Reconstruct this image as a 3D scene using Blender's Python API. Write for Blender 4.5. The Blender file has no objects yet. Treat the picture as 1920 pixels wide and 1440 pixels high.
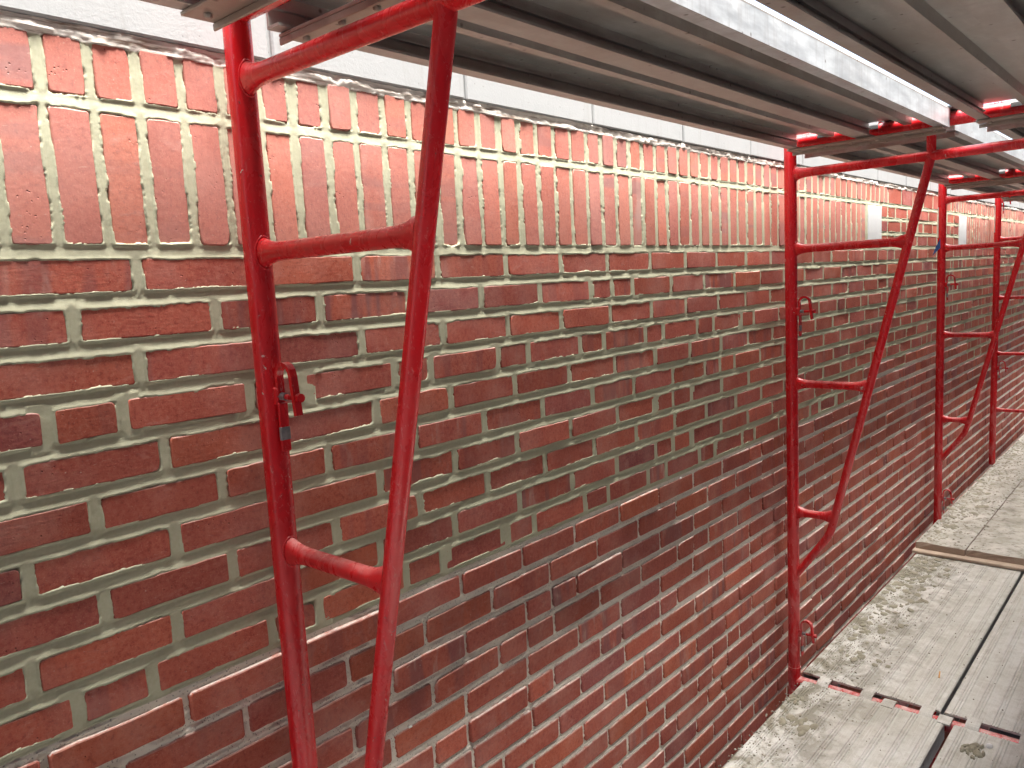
import bpy, math, random
import numpy as np
from mathutils import Matrix, Vector

random.seed(7)
RNG = np.random.default_rng(7)
SC = bpy.context.scene
COL = SC.collection

# ------------------------------------------------------------------ camera, world, sun, exposure
CAM_POS = Vector((0.0, -1.17896, -0.07537))
RIGHT = Vector((0.6580050, -0.7511508, -0.0529321))
UP = Vector((0.1296777, 0.0437924, 0.9905887))
FWD = Vector((0.7417635, 0.6586764, -0.1262231))
F_PX = 1478.39
cam_data = bpy.data.cameras.new('camera')
cam_data.sensor_fit = 'HORIZONTAL'
cam_data.sensor_width = 36.0
cam_data.lens = F_PX / 1920.0 * 36.0
cam_data.clip_start = 0.01
cam_data.clip_end = 2000.0
cam = bpy.data.objects.new('camera', cam_data)
COL.objects.link(cam)
M = Matrix(((RIGHT.x, UP.x, -FWD.x, CAM_POS.x),
            (RIGHT.y, UP.y, -FWD.y, CAM_POS.y),
            (RIGHT.z, UP.z, -FWD.z, CAM_POS.z),
            (0, 0, 0, 1)))
cam.matrix_world = M
SC.camera = cam

SUN_ELEV, SUN_AZ = 80.0, -80.0      # azimuth of the sun seen from the wall, degrees from +X (0) towards -Y
world = bpy.data.worlds.new('World')
SC.world = world
world.use_nodes = True
wn = world.node_tree
wn.nodes.clear()
w_out = wn.nodes.new('ShaderNodeOutputWorld')
w_bg = wn.nodes.new('ShaderNodeBackground')
w_sky = wn.nodes.new('ShaderNodeTexSky')
w_sky.sky_type = 'NISHITA'
w_sky.sun_disc = False
w_sky.sun_elevation = math.radians(SUN_ELEV)
w_sky.sun_rotation = math.radians(90.0 - SUN_AZ)
w_sky.air_density = 0.7
w_sky.dust_density = 6.0
w_sky.ozone_density = 0.3
w_bg.inputs['Strength'].default_value = 0.05
wn.links.new(w_sky.outputs[0], w_bg.inputs[0])
wn.links.new(w_bg.outputs[0], w_out.inputs[0])

sun_data = bpy.data.lights.new('sun', 'SUN')
sun_data.energy = 1.5
sun_data.angle = math.radians(30.0)
sun_data.color = (1.0, 0.97, 0.93)
sun = bpy.data.objects.new('sun', sun_data)
COL.objects.link(sun)
sd = Vector((math.cos(math.radians(SUN_ELEV)) * math.cos(math.radians(SUN_AZ)),
             math.cos(math.radians(SUN_ELEV)) * math.sin(math.radians(SUN_AZ)),
             math.sin(math.radians(SUN_ELEV))))
sun.rotation_euler = sd.to_track_quat('Z', 'Y').to_euler()

SC.view_settings.view_transform = 'Standard'
SC.view_settings.look = 'None'
SC.view_settings.gamma = 1.0
SC.view_settings.use_curve_mapping = False
SC.view_settings.exposure = 3.98

# ------------------------------------------------------------------ node helpers
class NT:
    def __init__(self, name):
        self.m = bpy.data.materials.new(name)
        self.m.use_nodes = True
        self.t = self.m.node_tree
        self.t.nodes.clear()
        self.out = self.t.nodes.new('ShaderNodeOutputMaterial')
        self.b = self.t.nodes.new('ShaderNodeBsdfPrincipled')
        self.t.links.new(self.b.outputs[0], self.out.inputs[0])

    def put(self, sock, v):
        if isinstance(v, bpy.types.NodeSocket):
            self.t.links.new(v, sock)
        elif v is not None:
            if isinstance(v, tuple) and len(v) == 3 and sock.type == 'RGBA':
                v = (*v, 1.0)
            sock.default_value = v

    def set(self, **kw):
        for k, v in kw.items():
            self.put(self.b.inputs[k.replace('_', ' ')], v)

    def pos(self):
        return self.t.nodes.new('ShaderNodeNewGeometry').outputs['Position']

    def normal(self):
        return self.t.nodes.new('ShaderNodeNewGeometry').outputs['Normal']

    def tnormal(self):
        return self.t.nodes.new('ShaderNodeNewGeometry').outputs['True Normal']

    def attr(self, name, out='Color'):
        n = self.t.nodes.new('ShaderNodeAttribute')
        n.attribute_name = name
        return n.outputs[out]

    def sep(self, v):
        n = self.t.nodes.new('ShaderNodeSeparateXYZ')
        self.put(n.inputs[0], v)
        return n.outputs

    def scale(self, v, s):
        n = self.t.nodes.new('ShaderNodeVectorMath')
        n.operation = 'MULTIPLY'
        self.put(n.inputs[0], v)
        n.inputs[1].default_value = s
        return n.outputs[0]

    def noise(self, v, scale, detail=3.0, rough=0.55, dist=0.0, out='Fac'):
        n = self.t.nodes.new('ShaderNodeTexNoise')
        self.put(n.inputs['Vector'], v)
        n.inputs['Scale'].default_value = scale
        n.inputs['Detail'].default_value = detail
        n.inputs['Roughness'].default_value = rough
        n.inputs['Distortion'].default_value = dist
        return n.outputs[out]

    def voro(self, v, scale, feature='F1', out='Distance', rnd=1.0):
        n = self.t.nodes.new('ShaderNodeTexVoronoi')
        n.feature = feature
        self.put(n.inputs['Vector'], v)
        n.inputs['Scale'].default_value = scale
        n.inputs['Randomness'].default_value = rnd
        return n.outputs[out]

    def ramp(self, f, stops, interp='LINEAR'):
        n = self.t.nodes.new('ShaderNodeValToRGB')
        self.put(n.inputs[0], f)
        r = n.color_ramp
        r.interpolation = interp
        while len(r.elements) < len(stops):
            r.elements.new(0.5)
        for e, (p, c) in zip(r.elements, stops):
            e.position = p
            e.color = (*c, 1.0) if isinstance(c, tuple) else (c, c, c, 1.0)
        return n.outputs[0]

    def mix(self, f, a, b, mode='MIX'):
        n = self.t.nodes.new('ShaderNodeMix')
        n.data_type = 'RGBA'
        n.blend_type = mode
        self.put(n.inputs['Factor'], f)
        self.put(n.inputs['A'] if False else n.inputs[6], a)
        self.put(n.inputs[7], b)
        return n.outputs[2]

    def math(self, op, a, b=None, c=None, clamp=False):
        n = self.t.nodes.new('ShaderNodeMath')
        n.operation = op
        n.use_clamp = clamp
        self.put(n.inputs[0], a)
        if b is not None:
            self.put(n.inputs[1], b)
        if c is not None:
            self.put(n.inputs[2], c)
        return n.outputs[0]

    def mapr(self, v, a, b, c=0.0, d=1.0):
        n = self.t.nodes.new('ShaderNodeMapRange')
        n.clamp = True
        self.put(n.inputs[0], v)
        n.inputs[1].default_value = a
        n.inputs[2].default_value = b
        n.inputs[3].default_value = c
        n.inputs[4].default_value = d
        return n.outputs[0]

    def bump(self, h, strength=1.0, dist=0.001, prev=None):
        n = self.t.nodes.new('ShaderNodeBump')
        n.inputs['Strength'].default_value = strength
        n.inputs['Distance'].default_value = dist
        self.put(n.inputs['Height'], h)
        if prev is not None:
            self.t.links.new(prev, n.inputs['Normal'])
        return n.outputs[0]


# ------------------------------------------------------------------ materials
def mat_brick(name, upright):
    k = NT(name)
    p = k.pos()
    tone = k.sep(k.attr('tone'))
    base = k.ramp(tone[0], [(0.0, (0.48, 0.120, 0.062)), (0.22, (0.44, 0.105, 0.066)), (0.5, (0.40, 0.096, 0.070)),
                            (0.75, (0.35, 0.088, 0.075)), (0.92, (0.29, 0.080, 0.080)), (1.0, (0.20, 0.07, 0.08))])
    m1 = k.noise(p, 14.0, 4.0, 0.6)
    base = k.mix(k.mapr(m1, 0.35, 0.65), k.mix(0.26, base, (0.20, 0.04, 0.035)), k.mix(0.18, base, (0.52, 0.17, 0.11)))
    m2 = k.noise(p, 130.0, 3.0, 0.6)
    base = k.mix(k.mapr(m2, 0.45, 0.72, 0.0, 0.42), base, (0.50, 0.20, 0.14))
    base = k.mix(k.mapr(m2, 0.45, 0.30, 0.0, 0.45), base, (0.16, 0.035, 0.032))
    grit = k.noise(p, 430.0, 2.0, 0.6)
    base = k.mix(k.mapr(grit, 0.60, 0.72, 0.0, 0.5), base, (0.56, 0.27, 0.20))
    base = k.mix(k.mapr(grit, 0.40, 0.28, 0.0, 0.5), base, (0.12, 0.03, 0.028))
    scuff = k.noise(k.scale(p, (16.0, 16.0, 34.0)), 1.0, 6.0, 0.75, 0.6)
    base = k.mix(k.mapr(scuff, 0.57, 0.74, 0.0, 0.55), base, (0.50, 0.27, 0.23))
    # kiln flash bands across the brick
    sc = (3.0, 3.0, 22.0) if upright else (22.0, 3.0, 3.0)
    band = k.noise(k.scale(p, sc), 1.0, 2.0, 0.5)
    thr = k.mapr(band, 0.50, 0.58)
    bandf = k.math('MULTIPLY', thr, tone[2])
    base = k.mix(k.math('MULTIPLY', bandf, 0.75), base, (0.20, 0.085, 0.088))
    band2 = k.noise(k.scale(p, (sc[1] * 4, 5.0, sc[0] * 1.2) if upright else (sc[0] * 1.3, 5.0, 9.0)), 1.0, 3.0, 0.6)
    base = k.mix(k.math('MULTIPLY', k.mapr(band2, 0.56, 0.70), k.math('MULTIPLY', tone[2], 0.75)), base, (0.46, 0.31, 0.27))
    # value per brick
    base = k.mix(1.0, base, k.ramp(tone[1], [(0.0, 0.88), (1.0, 1.20)]), 'MULTIPLY')
    # pale scratches and mortar specks
    sp = k.noise(k.scale(p, (60.0, 60.0, 200.0)), 1.0, 4.0, 0.7, 0.6)
    base = k.mix(k.mapr(sp, 0.66, 0.74, 0.0, 0.7), base, (0.55, 0.40, 0.33))
    sp2 = k.voro(p, 75.0)
    base = k.mix(k.math('MULTIPLY', k.mapr(sp2, 0.10, 0.04), k.mapr(k.noise(p, 9.0, 2.0), 0.55, 0.7)), base, (0.62, 0.56, 0.47))
    # cement haze where joints were smeared, raised on upright bricks as painted top light
    hz = k.noise(p, 5.0, 5.0, 0.65)
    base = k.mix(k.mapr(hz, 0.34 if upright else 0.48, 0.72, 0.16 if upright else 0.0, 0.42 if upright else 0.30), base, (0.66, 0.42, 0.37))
    # dust lying on upward facing arrises
    nz = k.sep(k.tnormal())[2]
    dust = k.math('MULTIPLY', k.mapr(nz, 0.30, 0.75), k.mapr(k.noise(p, 45.0, 4.0, 0.65), 0.28, 0.55))
    base = k.mix(k.math('MULTIPLY', dust, 0.85), base, (0.64, 0.59, 0.53))
    pits = k.voro(p, 140.0)
    pitm = k.math('MULTIPLY', k.mapr(pits, 0.22, 0.05), k.mapr(k.noise(p, 22.0, 2.0), 0.58, 0.68))
    base = k.mix(k.math('MULTIPLY', pitm, 0.7), base, (0.06, 0.025, 0.022))
    drag = k.noise(k.scale(p, (260.0, 260.0, 60.0) if upright else (60.0, 260.0, 260.0)), 1.0, 3.0, 0.6)
    b1 = k.bump(drag, 0.35, 0.0007)
    b2 = k.bump(k.noise(p, 95.0, 4.0, 0.65), 0.30, 0.0013, b1)
    b3 = k.bump(k.math('MULTIPLY', pitm, -1.0), 0.8, 0.002, b2)
    k.set(Base_Color=base, Roughness=k.mapr(m2, 0.3, 0.7, 0.68, 0.9), Normal=b3)
    k.b.inputs['Specular IOR Level'].default_value = 0.2
    return k.m


def mat_mortar():
    k = NT('mortar')
    p = k.pos()
    t = k.sep(k.attr('tone'))        # x: 0 fresh .. 1 old raked, y: bed under the coping
    fresh = k.mix(k.noise(p, 11.0, 4.0, 0.6), (0.415, 0.415, 0.285), (0.505, 0.51, 0.37))
    fresh = k.mix(k.mapr(k.noise(p, 160.0, 3.0, 0.6), 0.4, 0.75, 0.0, 0.4), fresh, (0.58, 0.58, 0.45))
    old = k.mix(k.noise(p, 26.0, 4.0, 0.65), (0.66, 0.61, 0.52), (0.86, 0.82, 0.72))
    old = k.mix(k.mapr(k.voro(p, 190.0), 0.28, 0.10, 0.0, 0.8), old, (0.13, 0.11, 0.09))
    bed = k.mix(k.mapr(k.noise(k.scale(p, (12.0, 40.0, 150.0)), 1.0, 4.0, 0.65), 0.36, 0.52), (0.34, 0.26, 0.20), (0.82, 0.78, 0.71))
    c = k.mix(t[0], fresh, old)
    c = k.mix(t[1], c, bed)
    n1 = k.bump(k.noise(p, 420.0, 3.0, 0.65), 0.3, 0.0006)
    n2 = k.bump(k.noise(p, 60.0, 3.0, 0.55), 0.25, 0.0010, n1)
    k.set(Base_Color=c, Roughness=0.92, Normal=n2)
    k.b.inputs['Specular IOR Level'].default_value = 0.2
    return k.m


def mat_red():
    k = NT('red_enamel')
    p = k.pos()
    c = k.mix(k.noise(p, 7.0, 3.0), (0.50, 0.007, 0.013), (0.66, 0.011, 0.015))
    c = k.mix(k.mapr(k.noise(p, 45.0, 4.0, 0.65), 0.55, 0.8, 0.0, 0.45), c, (0.30, 0.012, 0.015))
    # rubbed dusty film, stronger near the lower deck where mortar splashes
    z = k.sep(p)[2]
    low = k.mapr(z, -0.9, -1.55)
    film = k.noise(k.scale(p, (22.0, 22.0, 7.0)), 1.0, 5.0, 0.65, 0.5)
    f = k.math('MULTIPLY', k.mapr(film, 0.42, 0.72), k.math('ADD', k.math('MULTIPLY', low, 0.50), 0.04))
    c = k.mix(f, c, (0.62, 0.36, 0.33))
    nz = k.sep(k.normal())[2]
    up = k.math('MULTIPLY', k.mapr(nz, 0.35, 0.95), k.mapr(k.noise(p, 28.0, 4.0, 0.7), 0.35, 0.62))
    c = k.mix(k.math('MULTIPLY', up, k.math('ADD', 0.5, k.math('MULTIPLY', low, 0.35))), c, (0.64, 0.46, 0.42))
    # mortar splashes
    spl = k.noise(p, 33.0, 5.0, 0.7, 0.8)
    splm = k.mapr(spl, 0.675, 0.71)
    c = k.mix(k.math('MULTIPLY', splm, 0.85), c, (0.66, 0.62, 0.55))
    # chipped paint
    chip = k.mapr(k.noise(p, 85.0, 4.0, 0.7), 0.69, 0.71)
    c = k.mix(k.math('MULTIPLY', chip, 0.9), c, (0.10, 0.05, 0.045))
    scr = k.noise(k.scale(p, (130.0, 130.0, 45.0)), 1.0, 5.0, 0.75, 1.2)
    c = k.mix(k.mapr(scr, 0.60, 0.72, 0.0, 0.55), c, (0.66, 0.34, 0.31))
    rough = k.mapr(film, 0.3, 0.7, 0.16, 0.36)
    b = k.bump(k.noise(p, 90.0, 3.0, 0.6), 0.25, 0.0006)
    b = k.bump(splm, 0.7, 0.0012, b)
    k.set(Base_Color=c, Roughness=rough, Normal=b)
    k.b.inputs['Specular IOR Level'].default_value = 0.5
    return k.m


def mat_alu(name, base=(0.40, 0.385, 0.36), streak=(0.58, 0.58, 0.57), brown=0.5):
    k = NT(name)
    p = k.pos()
    s = k.noise(k.scale(p, (9.0, 30.0, 40.0)), 1.0, 5.0, 0.65)
    c = k.mix(k.mapr(s, 0.35, 0.68), base, streak)
    st = k.noise(k.scale(p, (70.0, 10.0, 7.0)), 1.0, 4.0, 0.7)
    c = k.mix(k.mapr(st, 0.5, 0.75, 0.0, 0.45), c, (0.30, 0.30, 0.30))
    c = k.mix(k.mapr(k.noise(p, 2.6, 5.0, 0.7), 0.45, 0.7, 0.0, brown), c, (0.27, 0.20, 0.15))
    c = k.mix(k.mapr(k.voro(p, 26.0), 0.13, 0.05, 0.0, 0.8), c, (0.09, 0.07, 0.06))
    b = k.bump(k.noise(p, 60.0, 4.0, 0.6), 0.3, 0.001)
    k.set(Base_Color=c, Roughness=k.mapr(s, 0.3, 0.7, 0.38, 0.62), Normal=b)
    k.b.inputs['Metallic'].default_value = 0.25
    return k.m


def mat_deck():
    """aluminium decking under a film of dried cement"""
    k = NT('cement_dusted_aluminium')
    p = k.pos()
    y = k.sep(p)[1]
    big = k.noise(p, 3.2, 5.0, 0.62)
    c = k.mix(k.mapr(big, 0.32, 0.68), (0.48, 0.47, 0.415), (0.64, 0.64, 0.605))
    c = k.mix(k.mapr(k.noise(p, 21.0, 5.0, 0.7, 0.4), 0.46, 0.70, 0.0, 0.6), c, (0.36, 0.33, 0.275))
    ln = k.noise(k.scale(p, (4.0, 190.0, 60.0)), 1.0, 3.0, 0.6)
    c = k.mix(k.mapr(ln, 0.50, 0.72, 0.0, 0.5), c, (0.68, 0.67, 0.64))
    c = k.mix(k.mapr(ln, 0.42, 0.26, 0.0, 0.30), c, (0.38, 0.36, 0.32))
    # mortar droppings stain the strip beside the wall
    near = k.mapr(y, -0.48, -0.09)
    stain = k.noise(p, 9.0, 6.0, 0.7, 0.7)
    sf = k.math('MULTIPLY', k.math('ADD', k.math('MULTIPLY', near, 0.95), 0.12), k.mapr(stain, 0.42, 0.58))
    c = k.mix(sf, c, (0.21, 0.195, 0.145))
    blot = k.noise(p, 46.0, 4.0, 0.65)
    bf = k.math('MULTIPLY', k.mapr(near, 0.10, 0.75), k.mapr(blot, 0.60, 0.68))
    c = k.mix(k.math('MULTIPLY', bf, 0.8), c, (0.13, 0.12, 0.085))
    c = k.mix(k.mapr(k.noise(p, 150.0, 3.0, 0.6), 0.62, 0.72, 0.0, 0.5), c, (0.24, 0.22, 0.18))
    b = k.bump(k.noise(p, 240.0, 4.0, 0.7), 0.55, 0.0014)
    b = k.bump(k.noise(p, 40.0, 5.0, 0.65), 0.5, 0.003, b)
    k.set(Base_Color=c, Roughness=0.82, Normal=b)
    k.b.inputs['Specular IOR Level'].default_value = 0.3
    return k.m


def mat_simple(name, c1, c2, scale, rough=0.8, bump=0.3, bd=0.001, bscale=120.0, metallic=0.0):
    k = NT(name)
    p = k.pos()
    c = k.mix(k.mapr(k.noise(p, scale, 5.0, 0.65), 0.3, 0.7), c1, c2)
    k.set(Base_Color=c, Roughness=rough, Normal=k.bump(k.noise(p, bscale, 4.0, 0.65), bump, bd))
    k.b.inputs['Metallic'].default_value = metallic
    return k.m


MB_RUN = mat_brick('red_brick', False)
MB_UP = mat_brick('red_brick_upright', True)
M_MORTAR = mat_mortar()
M_RED = mat_red()
M_ALU = mat_alu('weathered_aluminium', (0.30, 0.285, 0.265), (0.44, 0.425, 0.40), 0.5)
M_ALU_SIDE = mat_alu('zinc_grey_aluminium', (0.40, 0.43, 0.45), (0.60, 0.64, 0.66), 0.12)
M_BAR = mat_alu('rusty_tan_steel', (0.26, 0.22, 0.185), (0.36, 0.32, 0.28), 0.6)
M_DECK = mat_deck()
def mat_coping():
    k = NT('pale_limestone')
    p = k.pos()
    c = k.mix(k.noise(p, 5.0, 5.0, 0.65), (0.34, 0.355, 0.36), (0.43, 0.445, 0.445))
    c = k.mix(k.mapr(k.noise(k.scale(p, (55.0, 20.0, 5.0)), 1.0, 5.0, 0.7), 0.55, 0.75, 0.0, 0.5), c, (0.27, 0.265, 0.25))
    c = k.mix(k.mapr(k.voro(p, 48.0), 0.10, 0.04, 0.0, 0.7), c, (0.18, 0.17, 0.16))
    k.set(Base_Color=c, Roughness=0.8, Normal=k.bump(k.noise(p, 160.0, 4.0, 0.7), 0.4, 0.0012))
    return k.m


M_STONE = mat_coping()
M_BLOCK = mat_simple('white_limestone', (0.58, 0.60, 0.61), (0.66, 0.68, 0.68), 9.0, 0.75, 0.2, 0.001, 220.0)
M_WOOD = None
M_STEEL = mat_simple('scuffed_grey_steel', (0.13, 0.12, 0.13), (0.34, 0.33, 0.33), 60.0, 0.45, 0.3, 0.0006, 300.0, 0.5)
M_DARK = mat_simple('dark_casting', (0.06, 0.062, 0.065), (0.13, 0.13, 0.13), 30.0, 0.55, 0.3, 0.001, 150.0, 0.3)
M_CRUMB = mat_simple('dry_mortar_crumbs', (0.24, 0.225, 0.17), (0.46, 0.43, 0.36), 18.0, 0.95, 0.6, 0.002, 260.0)
M_WET = mat_simple('damp_mortar', (0.21, 0.195, 0.135), (0.33, 0.31, 0.235), 30.0, 0.9, 0.7, 0.003, 160.0)
M_STICK = mat_simple('off_white_label', (0.62, 0.60, 0.57), (0.74, 0.72, 0.70), 40.0, 0.6, 0.1, 0.0005, 200.0)
M_BLUE = mat_simple('blue_tape', (0.03, 0.07, 0.20), (0.05, 0.10, 0.26), 30.0, 0.5, 0.1, 0.0005, 200.0)
M_PEB = mat_simple('white_pebble', (0.62, 0.62, 0.60), (0.75, 0.75, 0.73), 40.0, 0.8, 0.4, 0.001, 200.0)
M_SPLINT = mat_simple('orange_wood', (0.55, 0.25, 0.05), (0.65, 0.33, 0.09), 80.0, 0.8, 0.2, 0.0005, 200.0)
M_GROUND = mat_simple('asphalt', (0.045, 0.045, 0.045), (0.065, 0.063, 0.06), 3.0, 0.95, 0.4, 0.004, 60.0)


def mat_wood():
    k = NT('cement_stained_wood')
    p = k.pos()
    g = k.noise(k.scale(p, (3.0, 60.0, 60.0)), 1.0, 4.0, 0.6)
    c = k.mix(g, (0.30, 0.225, 0.165), (0.42, 0.335, 0.26))
    nz = k.sep(k.normal())[2]
    cem = k.mix(k.mapr(k.noise(p, 6.0, 6.0, 0.7), 0.35, 0.65), (0.31, 0.295, 0.24), (0.55, 0.535, 0.48))
    cem = k.mix(k.mapr(k.noise(p, 26.0, 5.0, 0.7, 0.5), 0.52, 0.66, 0.0, 0.75), cem, (0.17, 0.155, 0.115))
    c = k.mix(k.mapr(nz, 0.4, 0.8), c, cem)
    b = k.bump(k.noise(p, 55.0, 5.0, 0.7), 0.7, 0.004)
    k.set(Base_Color=c, Roughness=0.9, Normal=b)
    return k.m


M_WOOD = mat_wood()

# ------------------------------------------------------------------ mesh helpers
def link(name, me, mat, parent=None):
    o = bpy.data.objects.new(name, me)
    if mat is not None and not me.materials:
        me.materials.append(mat)
    COL.objects.link(o)
    if parent is not None:
        o.parent = parent
    return o


def empty(name, loc, label, cat, group=None):
    o = bpy.data.objects.new(name, None)
    o.empty_display_size = 0.1
    o.location = loc
    COL.objects.link(o)
    o['label'] = label
    o['category'] = cat
    if group:
        o['group'] = group
    return o


class MB:
    """collects verts and faces, builds ONE mesh"""
    def __init__(self):
        self.v, self.f, self.s = [], [], []

    def add(self, vs, fs, smooth=False):
        o = len(self.v)
        self.v += [tuple(p) for p in vs]
        self.f += [tuple(i + o for i in f) for f in fs]
        self.s += [smooth] * len(fs)

    def box(self, x0, x1, y0, y1, z0, z1, bev=0.0):
        if bev <= 0:
            vs = [(x, y, z) for x in (x0, x1) for y in (y0, y1) for z in (z0, z1)]
            fs = [(0, 1, 3, 2), (4, 6, 7, 5), (0, 4, 5, 1), (2, 3, 7, 6), (0, 2, 6, 4), (1, 5, 7, 3)]
            self.add(vs, fs)
            return
        b = bev
        vs, idx = [], {}
        for ix, x in ((0, x0), (1, x1)):
            for iy, y in ((0, y0), (1, y1)):
                for iz, z in ((0, z0), (1, z1)):
                    sx, sy, sz = (1, -1)[ix], (1, -1)[iy], (1, -1)[iz]
                    idx[ix, iy, iz] = len(vs)
                    vs += [(x, y + sy * b, z + sz * b), (x + sx * b, y, z + sz * b), (x + sx * b, y + sy * b, z)]
        g = lambda a, k: idx[a] + k
        fs = []
        for s in (0, 1):
            q = [g((s, 0, 0), 0), g((s, 1, 0), 0), g((s, 1, 1), 0), g((s, 0, 1), 0)]
            fs.append(q if s else q[::-1])
            q = [g((0, s, 0), 1), g((1, s, 0), 1), g((1, s, 1), 1), g((0, s, 1), 1)]
            fs.append(q[::-1] if s else q)
            q = [g((0, 0, s), 2), g((1, 0, s), 2), g((1, 1, s), 2), g((0, 1, s), 2)]
            fs.append(q if s else q[::-1])
        for a in (0, 1):
            for c in (0, 1):
                e = [g((a, c, 0), 0), g((a, c, 1), 0), g((a, c, 1), 1), g((a, c, 0), 1)]
                fs.append(e)
                e = [g((a, 0, c), 0), g((a, 1, c), 0), g((a, 1, c), 2), g((a, 0, c), 2)]
                fs.append(e)
                e = [g((0, a, c), 1), g((1, a, c), 1), g((1, a, c), 2), g((0, a, c), 2)]
                fs.append(e)
                for d in (0, 1):
                    fs.append([g((a, c, d), 0), g((a, c, d), 1), g((a, c, d), 2)])
        self.add(vs, fs)

    def tube(self, pts, radii, seg=20, caps=True, squash=None):
        pts = [Vector(p) for p in pts]
        n = len(pts)
        if not hasattr(radii, '__len__'):
            radii = [radii] * n
        vs, fs = [], []
        t0 = (pts[1] - pts[0]).normalized()
        ref = Vector((0, 0, 1)) if abs(t0.z) < 0.9 else Vector((1, 0, 0))
        u = t0.cross(ref).normalized()
        for i, p in enumerate(pts):
            a = pts[max(i - 1, 0)]
            b = pts[min(i + 1, n - 1)]
            t = (b - a).normalized()
            u = (u - t * u.dot(t)).normalized()
            w = t.cross(u)
            sx, sy = (1, 1) if squash is None else squash[i]
            for k in range(seg):
                an = 2 * math.pi * k / seg
                vs.append(p + (u * math.cos(an) * sx + w * math.sin(an) * sy) * radii[i])
        for i in range(n - 1):
            for k in range(seg):
                k2 = (k + 1) % seg
                fs.append((i * seg + k, i * seg + k2, (i + 1) * seg + k2, (i + 1) * seg + k))
        self.add(vs, fs, True)
        if caps:
            self.add(vs[:seg], [tuple(range(seg))[::-1]])
            self.add(vs[-seg:], [tuple(range(seg))])

    def extrude(self, prof, x0, x1, closed=True, smooth=False, ys=1.0, off=(0, 0)):
        """profile in (y, z), extruded along x"""
        n = len(prof)
        vs = [(x0, off[0] + ys * y, off[1] + z) for y, z in prof] + [(x1, off[0] + ys * y, off[1] + z) for y, z in prof]
        fs = []
        for i in range(n if closed else n - 1):
            j = (i + 1) % n
            fs.append((i, j, n + j, n + i))
        self.add(vs, fs, smooth)
        if closed:
            self.add(vs[:n], [tuple(range(n))[::-1]])
            self.add(vs[n:], [tuple(range(n))])

    def build(self, name, mat, parent=None, kind=None):
        me = bpy.data.meshes.new(name)
        me.from_pydata(self.v, [], self.f)
        import bmesh
        bm = bmesh.new()
        bm.from_mesh(me)
        bmesh.ops.recalc_face_normals(bm, faces=bm.faces)
        bm.to_mesh(me)
        bm.free()
        me.polygons.foreach_set('use_smooth', self.s)
        me.update()
        o = link(name, me, mat, parent)
        if kind:
            o['kind'] = kind
        return o


def vnoise(x, y, seed=0):
    """value noise, vectorised, 0..1"""
    xi, yi = np.floor(x).astype(np.int64), np.floor(y).astype(np.int64)
    xf, yf = x - xi, y - yi
    u, v = xf * xf * (3 - 2 * xf), yf * yf * (3 - 2 * yf)

    def h(a, b):
        n = (a * 374761393 + b * 668265263 + seed * 982451653) & 0xFFFFFFFF
        n = ((n ^ (n >> 13)) * 1274126177) & 0xFFFFFFFF
        n = (n ^ (n >> 16)) & 0xFFFF
        return n / 65535.0
    return ((h(xi, yi) * (1 - u) + h(xi + 1, yi) * u) * (1 - v) + (h(xi, yi + 1) * (1 - u) + h(xi + 1, yi + 1) * u) * v)


def fnoise(x, y, scale, octv=3, seed=0):
    s, a, t = 0.0, 1.0, 0.0
    for i in range(octv):
        s = s + a * vnoise(x * scale + 17.3 * i, y * scale - 9.1 * i, seed + i)
        t += a
        a *= 0.5
        scale *= 2.1
    return s / t


# ------------------------------------------------------------------ ground
g = MB()
g.box(-600, 600, -600, 600, -3.9, -3.7)
go = g.build('ground', M_GROUND)
go['kind'] = 'structure'
# plain mass out of view, added to keep low daylight off the wall
g = MB()
g.box(-40, 60, -6.2, -4.8, -3.7, 9.0)
g.box(-40, 60, -4.8, -4.6, 8.6, 9.05)
bo = g.build('daylight_blocker', M_GROUND)
bo['label'], bo['category'] = 'unseen plain dark block, added to keep low daylight off the brick wall', 'daylight_blocker'

# ------------------------------------------------------------------ the brick wall
C = 0.0677                      # course height
SP = 0.0650                     # spacing of the upright bricks
X_L, X_R = -0.75, 11.0          # built length of the wall
PIER0, PIER1 = 4.12, 5.44       # pier of flat courses between two straight joints
STONE = ((3.822, 4.020), (5.565, 5.765))
wall = empty('brick_wall', (0, 0.1, -3.7),
             'red brick wall with fresh grey green pointing above and raked out joints below', 'wall')


def W2(o):
    o.location.x -= wall.location.x
    o.location.y -= wall.location.y
    o.location.z -= wall.location.z


ROW_OFF = {1: .105, 2: .017, 3: .102, 5: .120, 6: .008, 7: .118, 8: .010, 9: .108, 11: .115}
MOD = 0.2035


def old_row(r, x):
    """is this course (1 = under the soldiers) still raked out at x"""
    lim = 10.5 if x < 3.2 else 9.5
    if 4.5 < x < 5.9:
        lim = 8.5
    if 5.9 < x < 7.5:
        lim = 11.5
    h = math.sin(math.floor(x / .55 + .3) * 12.9898 + 4.1) * 43758.5453
    h -= math.floor(h)
    if h < .28:
        lim += 1
    elif h > .86 and x > 1.4:
        lim -= 1
    return r > lim


N_ROWS = 29
rects = []      # (row id, x0, x1, z0, z1, style)
row_bounds = {}  # row id -> (zc_top, zc_bottom, joints list of (x0,x1) brick spans, zt, zb)


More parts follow.
